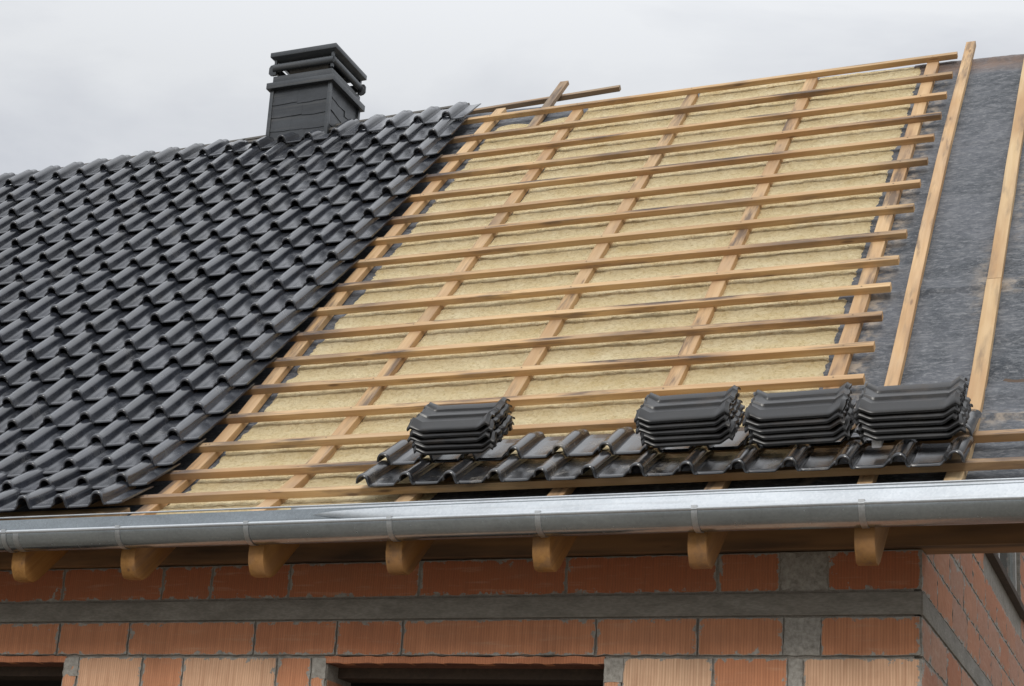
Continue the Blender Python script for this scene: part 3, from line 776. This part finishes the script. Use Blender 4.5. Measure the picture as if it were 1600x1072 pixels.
for si, (xc, tc_, cnt, lab) in enumerate(stacks):
    for k in range(cnt):
        o = bpy.data.objects.new('stacked_tile', random.choice(S_MESH)); COL.objects.link(o)
        n_ = .106 + .0238 * k; t_ = tc_ + .012 * k; xj = xc + .012 - .004 * k + random.uniform(-.010, .010)
        a = F(xj, t_ - .2, n_); b_ = F(xj, t_ + .2, n_)
        place(o, a, b_, random.uniform(-.022, .022) + (-.03, .015, .03, -.012)[si])
        o.matrix_world = Matrix.Translation((a + b_) / 2 - a) @ o.matrix_world
        tag(o, f'{PL[k]} black tile of the {lab}', 'roof tile', f'tiles in the {lab}')
mb = MB(); q = F(4.06, .47, .05); mb.prism_x([(q.y - .03, q.z - .012), (q.y + .03, q.z + .03), (q.y + .02, q.z + .055), (q.y - .03, q.z + .03)], 4.045, 4.085)
tag(mb.build('foam_pad', M_FOAM, None, .006, q), 'small white pad under the left end of the right tile stack', 'pad')

# ------------------------------------------------------------------ gutter
GY, GZ, GR = -.547, .112, .0729
gut = empty('rain_gutter', (2, GY, GZ - GR)); GO = Vector((2, GY, GZ - GR))
tag(gut, 'half round zinc rain gutter with straps along the eave', 'gutter')
def gpart(name, mb, m_, bevel=0, parent=None):
    o = mb.build(name, m_, None, bevel, GO); o.parent = parent or gut; o.location = (0, 0, 0); return o
X0G, X1G = -6.0, 4.98
ang = [math.pi + math.pi * i / 24 for i in range(25)]
poly_o = [(GY + GR * math.cos(a), GZ + GR * math.sin(a)) for a in ang] + [(GY + GR, GZ + .10)]
poly_i = [(GY + (GR - .0035) * math.cos(a), GZ + (GR - .0035) * math.sin(a)) for a in ang] + [(GY + GR - .0035, GZ + .10)]
mb = MB(); segs = []
xx = [X0G + (X1G - X0G) * i / 60 for i in range(61)]
P_ = poly_o + poly_i[::-1]; n = len(P_)
vs = []
for x in xx:
    wob = .0016 * nz3(x * 1.3, 0, 5)
    vs += [(x, y + wob, z + wob) for y, z in P_]
fs = [tuple(range(n))[::-1], tuple(range(len(vs) - n, len(vs)))]
for k in range(60):
    for i in range(n):
        a = k * n + i; b_ = k * n + (i + 1) % n; fs.append((a, b_, b_ + n, a + n))
mb.add(vs, fs); gpart('trough', mb, M_ZINC)
mb = MB(); mb.tube_x(GY - GR + .002, GZ + .003, .0085, X0G, X1G, 14); gpart('front_bead', mb, M_GALV)
mb = MB()                                      # seam in the trough
for xs_ in (.165,): mb.prism_x([(GY + (GR + .0012) * math.cos(a), GZ + (GR + .0012) * math.sin(a)) for a in ang] + [(GY + (GR - .006) * math.cos(a), GZ + (GR - .006) * math.sin(a)) for a in ang[::-1]], xs_, xs_ + .03)
gpart('soldered_joint', mb, M_STRAP)
for x in (-1.85, -1.2, -.55, .100, .735, 1.405, 2.100, 2.768, 3.420, 4.065, 4.72):
    mb = MB(); Rb = GR + .0035; an = [math.pi * 1.0 + math.pi * i / 20 for i in range(21)]
    outp = [(GY + Rb * math.cos(a), GZ + Rb * math.sin(a)) for a in an]; inp = [(GY + (GR + .0002) * math.cos(a), GZ + (GR + .0002) * math.sin(a)) for a in an]
    mb.prism_x(outp + inp[::-1], x, x + .024)
    mb.prism_x([(GY - GR - .0092, GZ - .002), (GY - GR - .0055, GZ - .002), (GY - GR - .0045, GZ + .0125), (GY - GR + .014, GZ + .0125), (GY - GR + .014, GZ + .0150), (GY - GR - .0075, GZ + .0150)][::-1], x, x + .024)
    gpart('bracket', mb, M_STRAP)
# flashing sheet behind the trough
vs = []; fs = []; K = 70; XA = 1.55
for i in range(K + 1):
    x = XA + (X1G - XA) * i / K; f = min(1, (x - XA) / .75); wob = .002 * nz3(x * 2, 1, 1)
    top = Vector((x, -.468, .2265)); bot = Vector((x, -.472 - .045 * f + wob, .2265 - .125 * (.25 + .75 * f)))
    vs += [top + Vector((0, .05, .002)), top + Vector((0, .004, .001)), top, top + (bot - top) * .06 + Vector((0, -.002, 0)), top + (bot - top) * .5 + Vector((0, -.003 + wob, 0)), bot]
for i in range(K):
    for j in range(5): a = i * 6 + j; fs.append((a, a + 1, a + 7, a + 6))
me = mesh('flashing', [v - GO for v in vs], fs, True, 35); fo = link('flashing', me, M_GALV, gut)
md = fo.modifiers.new('thick', 'SOLIDIFY'); md.thickness = .0016; md.offset = -1
mb = MB(); mb.tube_x(-.470, .2265, .0042, X0G, X1G, 10); gpart('back_fold', mb, M_GALV)

# ------------------------------------------------------------------ chimney
chim = empty('chimney', (-1.0, 3.87, 4.0)); CO = Vector((-1.0, 3.87, 4.0))
tag(chim, 'dark slate clad chimney with a flat metal cap standing on the ridge', 'chimney')
def cpart(name, mb, m_, bevel=0):
    o = mb.build(name, m_, None, bevel, CO); o.parent = chim; o.location = (0, 0, 0); return o
x0, x1, y0, y1 = CH_X0, CH_X1, CH_Y0, CH_Y1
ZS, ZT = 3.95, 4.77
mb = MB(); mb.box(x0 + .012, x1 - .012, y0 + .012, y1 - .012, ZS, ZT); cpart('shaft', mb, M_SLATE)
mb = MB(); rr = random.Random(5)
def slate(fx, zb, zt, u0, u1, sag, out0, out1, seed):
    """curved-edged slate on a face; fx(u, out, z) maps to space"""
    K = 10; vs = []
    for i in range(K + 1):
        f = i / K; u = u0 + (u1 - u0) * f; zz_ = zb + sag * math.sin(f * math.pi * 1.3 + seed) + .004 * nz3(u * 20, seed, 0)
        vs += [fx(u, out1, zz_), fx(u, out1 - .004, zz_ - .002), fx(u, out0, zt)]
    fs = []
    for i in range(K): a = i * 3; fs += [(a, a + 3, a + 5, a + 2), (a + 1, a + 4, a + 3, a)]
    mb.add(vs, fs)
ff = lambda u, o_, z: Vector((u, y0 + .012 - o_, z))
fr = lambda u, o_, z: Vector((x1 - .012 + o_, u, z))
for k, zb in enumerate((4.18, 4.285, 4.395, 4.515, 4.625)):
    q = (.5, .62, .38, .55, .45)[k]; xm = x0 + (x1 - x0) * q
    slate(ff, zb, zb + .14, x0 + .012, xm, .003, .003, .009, k); slate(ff, zb - .006, zb + .135, xm, x1 - .012, -.004, .002, .008, k + 3)
    ym = y0 + (y1 - y0) * (1 - q)
    slate(fr, zb + .02, zb + .14, y0 + .012, ym, -.010, .003, .008, k + 1); slate(fr, zb - .03, zb + .12, ym, y1 - .012, .010, .002, .009, k + 2)
cpart('slate_cladding', mb, M_SLATE)
for cx, cy in ((x0, y0), (x1, y0), (x1, y1), (x0, y1)):
    mb = MB(); sx_ = 1 if cx == x0 else -1; sy_ = 1 if cy == y0 else -1
    a_, b_ = sorted((cx - sx_ * .008, cx + sx_ * .022)); c_, d_ = sorted((cy - sy_ * .008, cy + sy_ * .022))
    mb.box(a_, b_, c_, d_, ZS, ZT - .005); cpart('corner_trim', mb, M_CHIM, .003)
def ring(mb, e, z0, z1, wth):
    xa, xb, ya, yb = x0 - e, x1 + e, y0 - e, y1 + e
    mb.box(xa, xb, ya, ya + wth, z0, z1); mb.box(xa, xb, yb - wth, yb, z0, z1); mb.box(xa, xa + wth, ya + wth, yb - wth, z0, z1); mb.box(xb - wth, xb, ya + wth, yb - wth, z0, z1)
mb = MB(); mb.box(x0 - .033, x1 + .033, y0 - .033, y1 + .033, ZT - .015, ZT + .036); cpart('collar', mb, M_CHIM, .003)
mb = MB(); ring(mb, -.001, ZT + .036, ZT + .104, .02); cpart('neck', mb, M_CHIM, .002)
mb = MB(); mb.box(x0 + .09, x1 - .09, y0 + .09, y1 - .09, ZT + .036, ZT + .20); cpart('flue_liner', mb, M_ROOM)
# bullnose louvre ring under the cap
mb = MB(); zl = ZT + .178; zr_ = .031; K = 8
prf = [(.020 * math.cos(a) , zr_ * math.sin(a)) for a in [math.pi * (-.5 + i / K) for i in range(K + 1)]]
for (ax, s_) in (('y', -1), ('y', 1), ('x', -1), ('x', 1)):
    vs = []
    ends = (x0 - .004, x1 + .004) if ax == 'y' else (y0 - .004, y1 + .004)
    base = (y0 if s_ < 0 else y1) if ax == 'y' else (x0 if s_ < 0 else x1)
    for e in ends:
        for o_, dz in prf + [(-.012, zr_), (-.012, -zr_)]:
            p_ = base + s_ * o_; vs.append((e, p_, zl + dz) if ax == 'y' else (p_, e, zl + dz))
    n = len(prf) + 2
    mb.add(vs, [tuple(range(n)), tuple(range(n, 2 * n))] + [(i, (i + 1) % n, n + (i + 1) % n, n + i) for i in range(n)])
cpart('louvre', mb, M_CHIM)
for cx, cy in ((x0, y0), (x1, y0), (x1, y1), (x0, y1)):
    sx_ = -1 if cx == x0 else 1; sy_ = -1 if cy == y0 else 1
    mb = MB()
    pr2 = [(0, .112), (.028, .118), (.044, .135), (.044, .185), (.030, .205), (0, .21)]
    if cy == y1 or cx == x0:
        vs = [(cx + sx_ * o_, cy - sy_ * .012 * j, ZT + z) for j in (0, 1) for o_, z in pr2]; n = len(pr2)
        mb.add(vs, [tuple(range(n)), tuple(range(n, 2 * n))[::-1]] + [(i, (i + 1) % n, n + (i + 1) % n, n + i) for i in range(n)])
    mb.box(min(cx, cx - sx_ * .02), max(cx, cx - sx_ * .02), min(cy, cy - sy_ * .02), max(cy, cy - sy_ * .02), ZT + .118, ZT + .25)
    cpart('cap_post', mb, M_CHIM)
mb = MB()
e1, e2 = -.03, .028; za, zb_, zc_ = ZT + .225, ZT + .262, ZT + .300
def rect(e, z): return [(x0 - e, y0 - e, z), (x1 + e, y0 - e, z), (x1 + e, y1 + e, z), (x0 - e, y1 + e, z)]
mb.add(rect(e1, za) + rect(e2, zb_) + rect(e2, zc_) + rect(e2 - .02, zc_ + .008), [(3, 2, 1, 0)] + [(4 * l + i, 4 * l + (i + 1) % 4, 4 * l + 4 + (i + 1) % 4, 4 * l + 4 + i) for l in range(3) for i in range(4)] + [(12, 13, 14, 15)])
cpart('cap', mb, M_CHIM, .003)
